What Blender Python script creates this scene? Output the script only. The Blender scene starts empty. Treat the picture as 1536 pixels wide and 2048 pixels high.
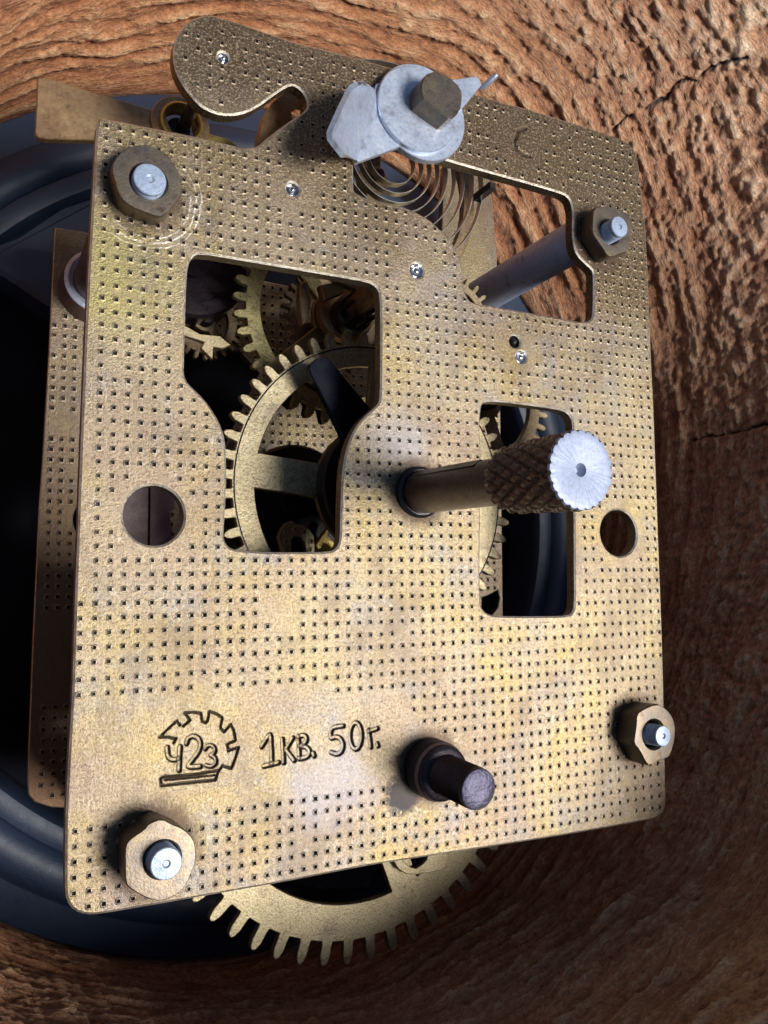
import bpy, bmesh, math, random
import numpy as np
from mathutils import Vector, Matrix
from mathutils.geometry import delaunay_2d_cdt
random.seed(7); rng = np.random.RandomState(7)
S = bpy.context.scene
R_ = math.radians
# ------------------------------------------------------------------ camera
RC = np.array([[0.89352426, -0.005685, 0.44897893], [0.04454855, -0.99386396, -0.10124155], [0.44679954, 0.11046314, -0.8877883]])
CC = np.array([-0.82169551, -2.52363223, 6.51168761]); FP = 1719.685
cam_d = bpy.data.cameras.new('camera'); cam = bpy.data.objects.new('camera', cam_d); S.collection.objects.link(cam)
cam_d.sensor_fit = 'HORIZONTAL'; cam_d.sensor_width = 36.0; cam_d.lens = FP / 1536 * 36.0
cam_d.clip_start = 0.05; cam_d.clip_end = 400
M = Matrix.Identity(4)
for i in range(3):
    M[i][0] = RC[0][i]; M[i][1] = -RC[1][i]; M[i][2] = -RC[2][i]; M[i][3] = CC[i]
cam.matrix_world = M
S.camera = cam
S.render.resolution_x = 768; S.render.resolution_y = 1024
# ------------------------------------------------------------------ light
LDIR = Vector((0.44, -0.19, 0.88)).normalized()          # towards the light
el = math.asin(LDIR.z); az = math.atan2(LDIR.x, LDIR.y)
W = bpy.data.worlds.new("World"); S.world = W; W.use_nodes = True
nt = W.node_tree; bg = nt.nodes['Background']
sky = nt.nodes.new('ShaderNodeTexSky'); sky.sky_type = 'NISHITA'; sky.sun_disc = False
sky.sun_elevation = el; sky.sun_rotation = az; sky.air_density = 1.6; sky.ozone_density = 2.5; sky.dust_density = .4
nt.links.new(sky.outputs[0], bg.inputs[0]); bg.inputs[1].default_value = 0.05
sl = bpy.data.lights.new('sun', 'SUN'); sl.energy = 4.8; sl.angle = R_(26); sl.color = (1.0, 0.96, 0.92)
so = bpy.data.objects.new('sun', sl); S.collection.objects.link(so)
so.rotation_euler = (-LDIR).to_track_quat('-Z', 'Y').to_euler(); so.location = LDIR * 20
S.view_settings.view_transform = 'Standard'; S.view_settings.look = 'None'
S.view_settings.exposure = 0.0; S.view_settings.gamma = 1.0

# ------------------------------------------------------------------ helpers
def at(px, py, z=0.0):
    """the point at height z that the photograph shows at pixel px, py"""
    d = RC.T @ np.array([(px - 768) / FP, (py - 1024) / FP, 1.0])
    s = (z - CC[2]) / d[2]
    return CC + s * d
def P2(pts, z=0.0): return [tuple(at(x, y, z)[:2]) for x, y in pts]

class Nd:
    def __init__(s, name):
        s.m = bpy.data.materials.new(name); s.m.use_nodes = True; s.t = s.m.node_tree
        s.b = s.t.nodes['Principled BSDF']; s.tc = s.t.nodes.new('ShaderNodeTexCoord')
    def n(s, typ, **kw):
        x = s.t.nodes.new(typ)
        for k, v in kw.items(): setattr(x, k, v)
        return x
    def l(s, a, b): s.t.links.new(a, b)
    def map(s, scale=(1, 1, 1), rot=(0, 0, 0), src=None, loc=(0, 0, 0)):
        m = s.n('ShaderNodeMapping'); m.inputs['Scale'].default_value = scale; m.inputs['Rotation'].default_value = rot; m.inputs['Location'].default_value = loc
        s.l(src or s.tc.outputs['Object'], m.inputs[0]); return m.outputs[0]
    def noise(s, scale, detail=4, rough=.55, vec=None, dist=0.0):
        x = s.n('ShaderNodeTexNoise'); x.inputs['Scale'].default_value = scale; x.inputs['Detail'].default_value = detail
        x.inputs['Roughness'].default_value = rough; x.inputs['Distortion'].default_value = dist
        s.l(vec or s.tc.outputs['Object'], x.inputs['Vector']); return x.outputs['Fac']
    def ramp(s, fac, stops):
        r = s.n('ShaderNodeValToRGB'); e = r.color_ramp.elements
        while len(e) < len(stops): e.new(0.5)
        for i, (p, c) in enumerate(stops):
            e[i].position = p; e[i].color = (c if isinstance(c, tuple) else (c, c, c)) + (1,)
        s.l(fac, r.inputs[0]); return r.outputs[0]
    def mix(s, fac, a, b, mode='MIX'):
        x = s.n('ShaderNodeMix', data_type='RGBA', blend_type=mode)
        for sock, v in ((x.inputs[0], fac), (x.inputs[6], a), (x.inputs[7], b)):
            if isinstance(v, bpy.types.NodeSocket): s.l(v, sock)
            elif isinstance(v, tuple): sock.default_value = v + (1,)
            else: sock.default_value = v
        return x.outputs[2]
    def math(s, op, a, b=0.0, clamp=False):
        x = s.n('ShaderNodeMath', operation=op); x.use_clamp = clamp
        for sock, v in ((x.inputs[0], a), (x.inputs[1], b)):
            if isinstance(v, bpy.types.NodeSocket): s.l(v, sock)
            else: sock.default_value = v
        return x.outputs[0]
    def bump(s, h, strength, dist):
        b = s.n('ShaderNodeBump'); b.inputs['Strength'].default_value = strength; b.inputs['Distance'].default_value = dist
        s.l(h, b.inputs['Height']); s.l(b.outputs[0], s.b.inputs['Normal']); return b
    def set(s, col=None, rough=None, metal=None, spec=None):
        for k, v in (('Base Color', col), ('Roughness', rough), ('Metallic', metal), ('Specular IOR Level', spec)):
            if v is None: continue
            if isinstance(v, bpy.types.NodeSocket): s.l(v, s.b.inputs[k])
            elif isinstance(v, tuple): s.b.inputs[k].default_value = v + (1,)
            else: s.b.inputs[k].default_value = v
        return s.m

def metal(name, c1, c2, c3=None, metalness=.8, rough=.4, big=1.2, fine=45, grain=.35, bumpd=.004, bumps=.5, rmix=.12, dirt=(.05, .03, .02), dirt_amt=.5):
    k = Nd(name)
    nb = k.noise(big, 5, .6, dist=.6); nf = k.noise(fine, 3, .7); nm = k.noise(fine * .22, 4, .6)
    col = k.mix(k.ramp(nb, [(.38, 0.0), (.62, 1.0)]), c1, c2)
    if c3: col = k.mix(k.ramp(k.noise(big * 2.3, 5, .65, vec=k.map(loc=(7, 3, 1))), [(.52, 0.0), (.68, 1.0)]), col, c3)
    g = k.ramp(nf, [(.32, 1 - grain), (.5, 1.0), (.7, 1 + grain * .35)])
    col = k.mix(1.0, col, g, 'MULTIPLY')
    d = k.ramp(nm, [(.28, dirt_amt), (.42, 0.0)])
    col = k.mix(d, col, dirt)
    r = k.math('ADD', k.math('MULTIPLY', nm, rmix * 2), rough - rmix)
    k.set(col, r, metalness)
    k.bump(k.math('ADD', nf, k.math('MULTIPLY', nm, .6)), bumps, bumpd)
    return k

def plate_material(name, dark=1.0, front=False):
    k = Nd(name); va = k.n('ShaderNodeVectorMath', operation='ADD'); k.l(k.tc.outputs['Object'], va.inputs[0]); va.inputs[1].default_value = (2.78, -1.45, -2.52); oc = va.outputs[0]
    n1 = k.noise(.55, 6, .7, dist=.5); n2 = k.noise(1.1, 7, .72, vec=k.map(loc=(3, 9, 0)), dist=.4)
    n3 = k.noise(1.9, 6, .72, vec=k.map(loc=(1, 5, 2)), dist=.4)
    nf = k.noise(44, 5, .8); nff = k.noise(95, 2, .6); nm = k.noise(11, 4, .7)
    yel = (.38, .29, .10); pin = (.285, .215, .155); gry = (.235, .235, .25); sand = (.385, .315, .195)
    col = k.mix(k.ramp(n1, [(.34, 0.0), (.62, 1.0)]), sand, pin)
    col = k.mix(k.ramp(n2, [(.48, 0.0), (.68, .7)]), col, yel)
    col = k.mix(k.ramp(n3, [(.50, 0.0), (.72, .7)]), col, gry)
    # mottled oxide grains and small dark specks
    col = k.mix(1.0, col, k.ramp(nf, [(.34, .38), (.47, .90), (.60, 1.22)]), 'MULTIPLY')
    col = k.mix(k.ramp(nff, [(.30, .45), (.42, 0.0)]), col, (.13, .085, .05))
    # hair-fine brushing scratches in two directions
    s1 = k.noise(3.0, 3, .6, vec=k.map(scale=(42, 2.2, 1), rot=(0, 0, R_(38))))
    s2 = k.noise(3.0, 3, .6, vec=k.map(scale=(34, 1.6, 1), rot=(0, 0, R_(-32))))
    col = k.mix(k.ramp(s1, [(.62, 0.0), (.72, .42)]), col, (.72, .64, .47))
    col = k.mix(k.ramp(s2, [(.28, .48), (.36, 0.0)]), col, (.12, .08, .05))
    sm = k.noise(1.6, 6, .75, vec=k.map(scale=(1.0, .55, 1), rot=(0, 0, R_(-30)), loc=(4, 2, 0)), dist=.3)
    col = k.mix(k.ramp(sm, [(.50, 0.0), (.62, .6)]), col, (.19, .145, .10))
    col = k.mix(k.ramp(nm, [(.60, 0.0), (.70, .35)]), col, (.62, .56, .46))
    # brown tarnish over the upper strip
    sep = k.n('ShaderNodeSeparateXYZ'); k.l(oc, sep.inputs[0])
    rough = k.math('ADD', k.math('MULTIPLY', nm, .20), .30)
    if not front:
        t = k.math('ADD', k.math('MULTIPLY', sep.outputs[1], .38), k.math('MULTIPLY', sep.outputs[0], .10))
        t = k.math('ADD', t, k.math('MULTIPLY', k.math('SUBTRACT', n2, .5), 1.6))
        tm = k.ramp(t, [(.30, 0.0), (.95, .9)])
        spk = k.ramp(nf, [(.52, 0.0), (.60, .75)])
        tcol = k.mix(spk, (.10, .066, .038), (.46, .37, .24))
        col = k.mix(tm, col, tcol)
        # green-yellow polished patch round the upper left nut
        v = k.n('ShaderNodeVectorMath', operation='DISTANCE'); k.l(oc, v.inputs[0]); v.inputs[1].default_value = (.15, .1, 0)
        gy = k.ramp(k.math('ADD', v.outputs['Value'], k.math('MULTIPLY', n3, .8)), [(.55, .75), (1.5, 0.0)])
        col = k.mix(k.math('MULTIPLY', gy, k.ramp(nf, [(.38, .3), (.6, 1.0)])), col, (.40, .355, .115))
        # washer scuffs: bright worn arcs round the same nut
        v2 = k.n('ShaderNodeVectorMath', operation='DISTANCE'); k.l(oc, v2.inputs[0]); v2.inputs[1].default_value = (NUT0[0] + .03, NUT0[1] - .02, 0)
        wv = k.n('ShaderNodeTexWave', wave_type='RINGS', rings_direction='SPHERICAL')
        ringd = k.math('ADD', v2.outputs['Value'], k.math('MULTIPLY', k.math('SUBTRACT', n3, .5), .10))
        band = k.math('MULTIPLY', k.ramp(ringd, [(.33, 0.0), (.36, 1.0), (.43, 1.0), (.455, 0.0)]), k.ramp(k.math('FRACT', k.math('MULTIPLY', ringd, 24)), [(.30, 0.0), (.5, 1.0), (.72, 0.0)]))
        ang = k.math('SUBTRACT', k.math('SUBTRACT', sep.outputs[0], NUT0[0]), k.math('SUBTRACT', sep.outputs[1], NUT0[1]))
        band = k.math('MULTIPLY', band, k.ramp(k.math('ADD', ang, k.math('MULTIPLY', n3, .3)), [(.15, .0), (.50, 1.0)]))
        band = k.math('MULTIPLY', band, k.ramp(nm, [(.40, .15), (.56, 1.0)]))
        col = k.mix(band, col, (1.0, .93, .78)); rough = k.math('SUBTRACT', rough, k.math('MULTIPLY', band, .1))
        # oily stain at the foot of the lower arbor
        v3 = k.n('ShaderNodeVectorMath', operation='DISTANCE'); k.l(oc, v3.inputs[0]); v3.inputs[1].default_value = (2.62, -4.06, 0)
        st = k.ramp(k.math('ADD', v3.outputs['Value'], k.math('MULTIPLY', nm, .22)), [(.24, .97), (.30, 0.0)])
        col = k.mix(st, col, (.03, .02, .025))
        # blue-grey haze of old grease
        v4 = k.n('ShaderNodeVectorMath', operation='DISTANCE'); k.l(oc, v4.inputs[0]); v4.inputs[1].default_value = (1.9, -3.95, 0)
        s4 = k.ramp(k.math('ADD', v4.outputs['Value'], k.math('MULTIPLY', k.math('SUBTRACT', n3, .4), 1.5)), [(.25, .45), (.6, 0.0)])
        v5 = k.n('ShaderNodeVectorMath', operation='DISTANCE'); k.l(oc, v5.inputs[0]); v5.inputs[1].default_value = (2.55, -1.1, 0)
        s5 = k.ramp(k.math('ADD', v5.outputs['Value'], k.math('MULTIPLY', k.math('SUBTRACT', n3, .4), 1.2)), [(.2, .45), (.5, 0.0)])
        col = k.mix(k.math('MAXIMUM', s4, s5), col, (.27, .28, .35))
        # dirt crept out from under the nuts, the knob and the lever
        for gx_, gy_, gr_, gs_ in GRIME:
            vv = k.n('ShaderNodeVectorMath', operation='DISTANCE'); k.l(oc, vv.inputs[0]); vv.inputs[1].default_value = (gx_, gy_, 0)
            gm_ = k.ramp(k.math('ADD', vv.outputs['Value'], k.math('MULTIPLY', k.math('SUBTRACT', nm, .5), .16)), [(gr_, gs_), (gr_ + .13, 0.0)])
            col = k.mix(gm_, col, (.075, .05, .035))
    else:
        t = k.math('MULTIPLY', k.ramp(k.math('MULTIPLY', sep.outputs[1], -.3), [(.15, 0.0), (.75, .8)]), k.ramp(sep.outputs[0], [(.6, 1.0), (1.0, 0.0)]))
        col = k.mix(t, col, (.22, .12, .07))
    # dirt and painted shade that darken the pits and engraving
    a = k.n('ShaderNodeAttribute', attribute_name='grime_shade')
    gm = k.math('MULTIPLY', a.outputs['Fac'], 1.0, clamp=True); pol = k.math('MULTIPLY', a.outputs['Fac'], -1.0, clamp=True)
    col = k.mix(k.math('MULTIPLY', pol, k.ramp(nm, [(.3, .35), (.6, 1.0)])), col, (.88, .80, .66))
    col = k.mix(gm, col, (.022, .013, .009))
    met = k.math('SUBTRACT', .86, k.math('MULTIPLY', gm, .6), clamp=True)
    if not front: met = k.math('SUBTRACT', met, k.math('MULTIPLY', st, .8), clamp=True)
    if dark != 1.0: col = k.mix(1.0, col, (dark, dark, dark), 'MULTIPLY')
    k.set(col, k.math('ADD', rough, k.math('MULTIPLY', gm, .3), clamp=True), met)
    k.bump(k.math('ADD', k.math('ADD', k.math('MULTIPLY', nf, 1.0), k.math('MULTIPLY', nff, .5)), k.math('ADD', k.math('MULTIPLY', s2, .2), k.math('MULTIPLY', nm, .3))), .6, .009)
    return k.m

col_main = S.collection
def setprops(o, label=None, category=None, group=None, kind=None):
    for kk, v in (('label', label), ('category', category), ('group', group), ('kind', kind)):
        if v: o[kk] = v
    return o
def thing(name, label, category, loc=(0, 0, 0)):
    o = bpy.data.objects.new(name, None); col_main.objects.link(o); o.location = loc; o.empty_display_size = .3
    return setprops(o, label, category)
def base_of(o):
    v = Vector((0, 0, 0))
    while o is not None: v += o.location; o = o.parent
    return v
def link(name, me, mat, parent=None, label=None, loc=None, smooth=None):
    """mesh data given in world coordinates (or round loc); linked as ONE object"""
    if isinstance(me, bmesh.types.BMesh):
        b = me; me = bpy.data.meshes.new(name); b.normal_update(); b.to_mesh(me); b.free()
    if mat and not me.materials: me.materials.append(mat)
    o = bpy.data.objects.new(name, me); col_main.objects.link(o)
    pb = base_of(parent) if parent else Vector((0, 0, 0))
    if parent: o.parent = parent
    if loc is None and me.users == 1:
        me.transform(Matrix.Translation(-pb)); o.location = (0, 0, 0)
    elif loc is not None: o.location = Vector(loc) - pb
    if smooth is not None:
        me.shade_smooth()
        if smooth < 3: me.set_sharp_from_angle(angle=smooth)
    if label: o['label'] = label
    return o

def lathe(bm, prof, c=(0, 0, 0), seg=40, axis=None, cap=True, jitter=0.0):
    """prof: list of (r, h) from bottom to top along axis"""
    ax = Vector(axis or (0, 0, 1)).normalized(); u = ax.orthogonal().normalized(); v = ax.cross(u); c = Vector(c)
    rings = []
    for r, h in prof:
        ring = []
        for i in range(seg):
            a = 2 * math.pi * i / seg; rr = r * (1 + (random.uniform(-jitter, jitter) if jitter else 0))
            ring.append(bm.verts.new(c + ax * h + (u * math.cos(a) + v * math.sin(a)) * rr))
        rings.append(ring)
    for a, b in zip(rings, rings[1:]):
        for i in range(seg): bm.faces.new((a[i], a[(i + 1) % seg], b[(i + 1) % seg], b[i]))
    if cap:
        bm.faces.new(list(reversed(rings[0]))); bm.faces.new(rings[-1])
    return rings
def prism(bm, poly, z0, z1, ch=0.0):
    """closed outline poly (list of xy) raised from z0 to z1, top edge chamfered by ch"""
    n = len(poly); poly = ccw(poly)
    lo = [bm.verts.new((x, y, z0)) for x, y in poly]; mid = [bm.verts.new((x, y, z1 - ch)) for x, y in poly]
    for i in range(n): bm.faces.new((lo[i], lo[(i + 1) % n], mid[(i + 1) % n], mid[i]))
    top = mid
    if ch > 0:
        ins = inset(poly, ch); top = [bm.verts.new((x, y, z1)) for x, y in ins]
        for i in range(n): bm.faces.new((mid[i], mid[(i + 1) % n], top[(i + 1) % n], top[i]))
    bm.faces.new(list(reversed(lo))); bm.faces.new(top)
def area2(p): return sum(p[i][0] * p[(i + 1) % len(p)][1] - p[(i + 1) % len(p)][0] * p[i][1] for i in range(len(p)))
def ccw(p): return list(p) if area2(p) > 0 else list(reversed(p))
def inset(p, d):
    """move every vertex of a ccw loop inward by about d"""
    n = len(p); out = []
    for i in range(n):
        a = Vector(p[i - 1]); b = Vector(p[i]); c = Vector(p[(i + 1) % n])
        e1 = (b - a).normalized() if (b - a).length > 1e-9 else Vector((1, 0)); e2 = (c - b).normalized() if (c - b).length > 1e-9 else e1
        n1 = Vector((-e1.y, e1.x)); n2 = Vector((-e2.y, e2.x)); m = n1 + n2
        m = m.normalized() if m.length > 1e-6 else n1
        kk = d / max(.5, m.dot(n1)); out.append((b.x + m.x * kk, b.y + m.y * kk))
    return out
def round_poly(p, radii, seg=5):
    """round the corners of a polygon; radii: one number or a list"""
    n = len(p); out = []
    for i in range(n):
        r = radii[i] if isinstance(radii, (list, tuple)) else radii
        a, b, c = Vector(p[i - 1]), Vector(p[i]), Vector(p[(i + 1) % n])
        if r <= 0: out.append(tuple(b)); continue
        d1 = (a - b); d2 = (c - b); r = min(r, d1.length * .45, d2.length * .45)
        s = b + d1.normalized() * r; e = b + d2.normalized() * r
        for k in range(seg + 1):
            t = k / seg; q = s * (1 - t) ** 2 + b * 2 * t * (1 - t) + e * t ** 2; out.append((q.x, q.y))
    return out
def subdiv(p, maxlen):
    out = []
    for i in range(len(p)):
        a = np.array(p[i]); b = np.array(p[(i + 1) % len(p)]); m = max(1, int(np.ceil(np.linalg.norm(b - a) / maxlen)))
        for k in range(m): out.append(tuple(a + (b - a) * k / m))
    return out
def inside(pts, poly):
    x, y = pts[:, 0], pts[:, 1]; r = np.zeros(len(pts), bool); p = np.array(poly); q = np.roll(p, -1, 0)
    for (x0, y0), (x1, y1) in zip(p, q):
        if y0 == y1: continue
        cnd = ((y0 > y) != (y1 > y)) & (x < (x1 - x0) * (y - y0) / (y1 - y0) + x0); r ^= cnd
    return r
def dist_poly(pts, poly, closed=True):
    p = np.array(poly, float); q = np.roll(p, -1, 0)
    if not closed: p, q = p[:-1], q[:-1]
    best = np.full(len(pts), 1e9)
    for a, b in zip(p, q):
        d = b - a; L = max(1e-12, (d ** 2).sum()); t = np.clip(((pts - a) @ d) / L, 0, 1); e = pts - a - t[:, None] * d
        best = np.minimum(best, np.hypot(e[:, 0], e[:, 1]))
    return best
def circle(cx, cy, r, n=48, ph=0.0): return [(cx + r * math.cos(ph + 2 * math.pi * i / n), cy + r * math.sin(ph + 2 * math.pi * i / n)) for i in range(n)]

def sheet(name, outer, holes, z, th, ch=.012, dots=None, extra=None, dot_depth=.022, dot_half=.0130, wob=0.0, rot=0.02134):
    """a stamped metal sheet: real thickness, chamfered edges, real pits (dots: Nx2) and a fine relief patch
    (extra = (points Nx2, heights N, grime N))"""
    outer = ccw(outer); holes = [list(reversed(ccw(h))) for h in holes]
    loops = [outer] + holes
    ins = [inset(l, ch) for l in loops]
    V = []; Zs = []; G = []; E = []
    for l in ins:
        s = len(V); V += [tuple(v) for v in l]; Zs += [0.0] * len(l); G += [0.0] * len(l)
        E += [(s + i, s + (i + 1) % len(l)) for i in range(len(l))]
    if dots is not None and len(dots):
        cr, sr = math.cos(rot), math.sin(rot)
        for (x, y) in dots:
            wr = .62 + .30 * math.sin(x * 1.9 + 1.3 * math.sin(y * 1.1)) * math.sin(y * 2.3 + x) + .12 * math.sin(y * 17.0); hs = dot_half * (.82 + .3 * wr) * random.uniform(.86, 1.1); dd = dot_depth * (.45 + .75 * wr) * random.uniform(.7, 1.15); s = len(V)
            for (u, v) in ((-1, -1), (1, -1), (1, 1), (-1, 1)):
                jx = random.uniform(-.0015, .0015); V.append((x + (u * cr - v * sr) * hs + jx, y + (u * sr + v * cr) * hs)); Zs.append(.0045); G.append(-.25)
            for (u, v) in ((-1, -1), (1, -1), (1, 1), (-1, 1)):
                V.append((x + (u * cr - v * sr) * hs * .62, y + (u * sr + v * cr) * hs * .62)); Zs.append(-dd); G.append(min(.97, .55 + .5 * wr))
            for (u, v) in ((-1, -1), (0, -1.25), (1, -1), (1.25, 0), (1, 1), (0, 1.25), (-1, 1), (-1.25, 0)): V.append((x + (u * cr - v * sr) * hs * 1.6, y + (u * sr + v * cr) * hs * 1.6)); Zs.append(0.0); G.append(0.0)
            E += [(s, s + 1), (s + 1, s + 2), (s + 2, s + 3), (s + 3, s), (s + 4, s + 5), (s + 5, s + 6), (s + 6, s + 7), (s + 7, s + 4)]
    if extra is not None:
        for p, h, g in zip(*extra): V.append(tuple(p)); Zs.append(h); G.append(g)
    v2, e2, f2, ov, oe, of = delaunay_2d_cdt([Vector(v) for v in V], E, [], 0, 1e-6)
    Vn = np.array([tuple(v) for v in v2]); Zn = np.zeros(len(v2)); Gn = np.zeros(len(v2))
    for i, o in enumerate(ov):
        if o: Zn[i] = Zs[o[0]]; Gn[i] = G[o[0]]
    T = np.array([list(f) for f in f2 if len(f) == 3]); cen = Vn[T].mean(1)
    keep = inside(cen, ins[0])
    for h in ins[1:]: keep &= ~inside(cen, h)
    T = T[keep]
    a = Vn[T]; ar = (a[:, 1, 0] - a[:, 0, 0]) * (a[:, 2, 1] - a[:, 0, 1]) - (a[:, 2, 0] - a[:, 0, 0]) * (a[:, 1, 1] - a[:, 0, 1])
    T[ar < 0] = T[ar < 0][:, ::-1]; T = T[np.abs(ar) > 1e-10]
    # z wobble
    wz = wob * np.sin(Vn[:, 0] * 1.7 + .4) * np.sin(Vn[:, 1] * 1.3)
    verts = [(x, y, z + h + w) for (x, y), h, w in zip(Vn, Zn, wz)]; faces = [tuple(t) for t in T]; gr = list(Gn)
    for li, (l, il) in enumerate(zip(loops, ins)):
        n = len(l); rows = []
        s = len(verts)
        for (x, y) in il: verts.append((x, y, z)); gr.append(-.6)
        rows.append(s)
        for zi, zz in enumerate((z - ch * .8, z - ch * 1.2, z - th + ch * .5)):
            s = len(verts)
            for (x, y) in l: verts.append((x, y, zz)); gr.append(-.9 if zi == 0 else 0.0)
            rows.append(s)
        s = len(verts)
        for (x, y) in il: verts.append((x, y, z - th)); gr.append(0.0)
        rows.append(s)
        for r0, r1 in zip(rows, rows[1:]):
            for i in range(n): faces.append((r0 + i, r1 + i, r1 + (i + 1) % n, r0 + (i + 1) % n))
    # underside
    V = []; E = []
    for l in ins:
        s = len(V); V += l; E += [(s + i, s + (i + 1) % len(l)) for i in range(len(l))]
    v2, e2, f2, *_ = delaunay_2d_cdt([Vector(v) for v in V], E, [], 0, 1e-6)
    Vb = np.array([tuple(v) for v in v2]); T = np.array([list(f) for f in f2 if len(f) == 3]); cen = Vb[T].mean(1); keep = inside(cen, ins[0])
    for h in ins[1:]: keep &= ~inside(cen, h)
    T = T[keep]; s = len(verts)
    a = Vb[T]; ar = (a[:, 1, 0] - a[:, 0, 0]) * (a[:, 2, 1] - a[:, 0, 1]) - (a[:, 2, 0] - a[:, 0, 0]) * (a[:, 1, 1] - a[:, 0, 1])
    T[ar > 0] = T[ar > 0][:, ::-1]; T = T[np.abs(ar) > 1e-10]
    verts += [(x, y, z - th) for x, y in Vb]; gr += [0.0] * len(Vb); faces += [tuple(t + s) for t in T]
    me = bpy.data.meshes.new(name); me.from_pydata(verts, [], faces); me.update()
    at_ = me.attributes.new('grime_shade', 'FLOAT', 'POINT'); at_.data.foreach_set('value', np.array(gr, dtype=np.float32))
    return me

def gear_outline(c, rt, rr, n, ph=0.0, w=.46, tipw=.26):
    """teeth with parallel flanks and rounded tips; ph = angle of one tooth centre (degrees)"""
    out = []; p = 2 * math.pi / n; a0 = math.radians(ph)
    for i in range(n):
        a = a0 + i * p; j = random.uniform(-.012, .012) * p
        hw = w * p / 2; ht = tipw * p / 2
        seq = [(-hw * 1.15, rr - .002), (-hw, rr + (rt - rr) * .12), (-hw * .92, rr + (rt - rr) * .62), (-ht, rt - (rt - rr) * .10), (-ht * .4, rt), (ht * .4, rt), (ht, rt - (rt - rr) * .10), (hw * .92, rr + (rt - rr) * .62), (hw, rr + (rt - rr) * .12), (hw * 1.15, rr - .002)]
        for da, r in seq: out.append((c[0] + r * math.cos(a + da + j), c[1] + r * math.sin(a + da + j)))
    return out
def spoke_windows(c, ri, rh, n, ph, wspoke, seg=16):
    hs = []
    for i in range(n):
        a0 = math.radians(ph) + i * 2 * math.pi / n; a1 = a0 + 2 * math.pi / n
        o = []
        g0 = math.asin(min(.9, wspoke / 2 / ri)); g1 = math.asin(min(.9, wspoke / 2 / rh))
        for k in range(seg + 1):
            a = a0 + g0 + (a1 - a0 - 2 * g0) * k / seg; o.append((c[0] + ri * math.cos(a), c[1] + ri * math.sin(a)))
        for k in range(7):
            a = a1 - g1 - (a1 - a0 - 2 * g1) * k / 6; o.append((c[0] + rh * math.cos(a), c[1] + rh * math.sin(a)))
        hs.append(round_poly(o, .02, 2) if False else o)
    return hs

# ------------------------------------------------------------------ key places
AX_KNOB = at(838, 985, 0.0)
NUTS = [([(222, 335), (228, 362), (239, 396), (262, 414), (290, 425), (316, 435), (330, 432), (352, 408), (366, 384), (362, 350), (345, 318), (330, 303), (300, 289), (268, 288), (245, 300), (228, 318)], .18, (302, 359), .225, .128, .135, 'grey-faced brass nut on the upper left stud'),
        ([(250, 1690), (260, 1677), (289, 1658), (297, 1646), (323, 1636), (345, 1648), (362, 1654), (380, 1667), (392, 1687), (393, 1723), (380, 1755), (367, 1781), (348, 1794), (323, 1804), (296, 1799), (263, 1781), (250, 1768), (249, 1723)], .30, (335, 1727), .42, .112, .124, 'rough brass nut with a recessed stud, lower left'),
        ([(1185, 439), (1187, 416), (1207, 410), (1238, 416), (1259, 429), (1265, 452), (1262, 478), (1259, 503), (1241, 507), (1222, 515), (1214, 511), (1207, 499), (1194, 481), (1184, 465)], .19, (1237, 454), .33, .108, .125, 'brass nut on the tall threaded upper right stud'),
        ([(1273, 1432), (1279, 1422), (1313, 1406), (1332, 1416), (1345, 1432), (1351, 1450), (1351, 1476), (1342, 1510), (1333, 1518), (1316, 1521), (1299, 1533), (1292, 1526), (1279, 1500), (1267, 1487), (1270, 1468), (1273, 1445)], .24, (1326, 1472), .36, .098, .135, 'dark brass nut near the lower right corner')]
NUT0 = at(294, 361, .18)
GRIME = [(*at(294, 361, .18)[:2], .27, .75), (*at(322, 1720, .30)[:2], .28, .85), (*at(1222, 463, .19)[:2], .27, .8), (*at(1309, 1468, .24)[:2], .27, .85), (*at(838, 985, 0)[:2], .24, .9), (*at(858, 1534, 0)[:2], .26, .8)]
# ------------------------------------------------------------------ materials
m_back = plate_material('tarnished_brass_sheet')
m_front = plate_material('dull_brass_sheet', dark=.8, front=True)
m_gear = metal('gear_brass', (.44, .37, .23), (.36, .30, .18), (.29, .24, .16), .75, .44, 1.4, 50, .55, .006, .5).m
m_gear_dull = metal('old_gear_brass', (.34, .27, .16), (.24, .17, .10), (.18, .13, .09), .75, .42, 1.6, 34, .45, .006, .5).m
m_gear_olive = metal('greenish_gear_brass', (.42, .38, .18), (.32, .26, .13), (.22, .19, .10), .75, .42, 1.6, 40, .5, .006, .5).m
m_nut = metal('nut_brass', (.19, .15, .11), (.15, .13, .11), (.22, .17, .105), .85, .42, 3.0, 55, .25, .004, .5, dirt=(.09, .05, .03), dirt_amt=.6).m
m_stud = metal('zinc_stud', (.33, .41, .55), (.38, .45, .56), None, .35, .42, 4, 40, .25, .006, .5, dirt=(.14, .14, .18), dirt_amt=.5).m
m_zinc = metal('zinc_sheet', (.55, .61, .72), (.48, .54, .66), (.60, .64, .70), .7, .42, 2.2, 30, .22, .005, .4, dirt=(.25, .22, .2), dirt_amt=.5).m
m_pillar = metal('grey_pillar_steel', (.42, .50, .74), (.46, .52, .70), None, .25, .40, 2.5, 30, .2, .004, .4, dirt=(.05, .05, .08)).m
m_pillar_b = metal('brown_pillar_steel', (.14, .10, .11), (.18, .13, .13), None, .6, .45, 2.5, 30, .2, .004, .4).m
m_knob = metal('browned_knob_steel', (.15, .112, .10), (.12, .09, .082), None, .75, .38, 2, 40, .35, .004, .4).m
m_knobcap = metal('bright_knob_end', (.34, .385, .51), (.29, .335, .46), None, .25, .5, 3, 36, .2, .004, .4, dirt=(.25, .25, .3), dirt_amt=.35).m
m_arbor = metal('blued_arbor_steel', (.030, .025, .030), (.05, .04, .05), None, .8, .36, 3, 30, .3, .006, .5).m
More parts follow.
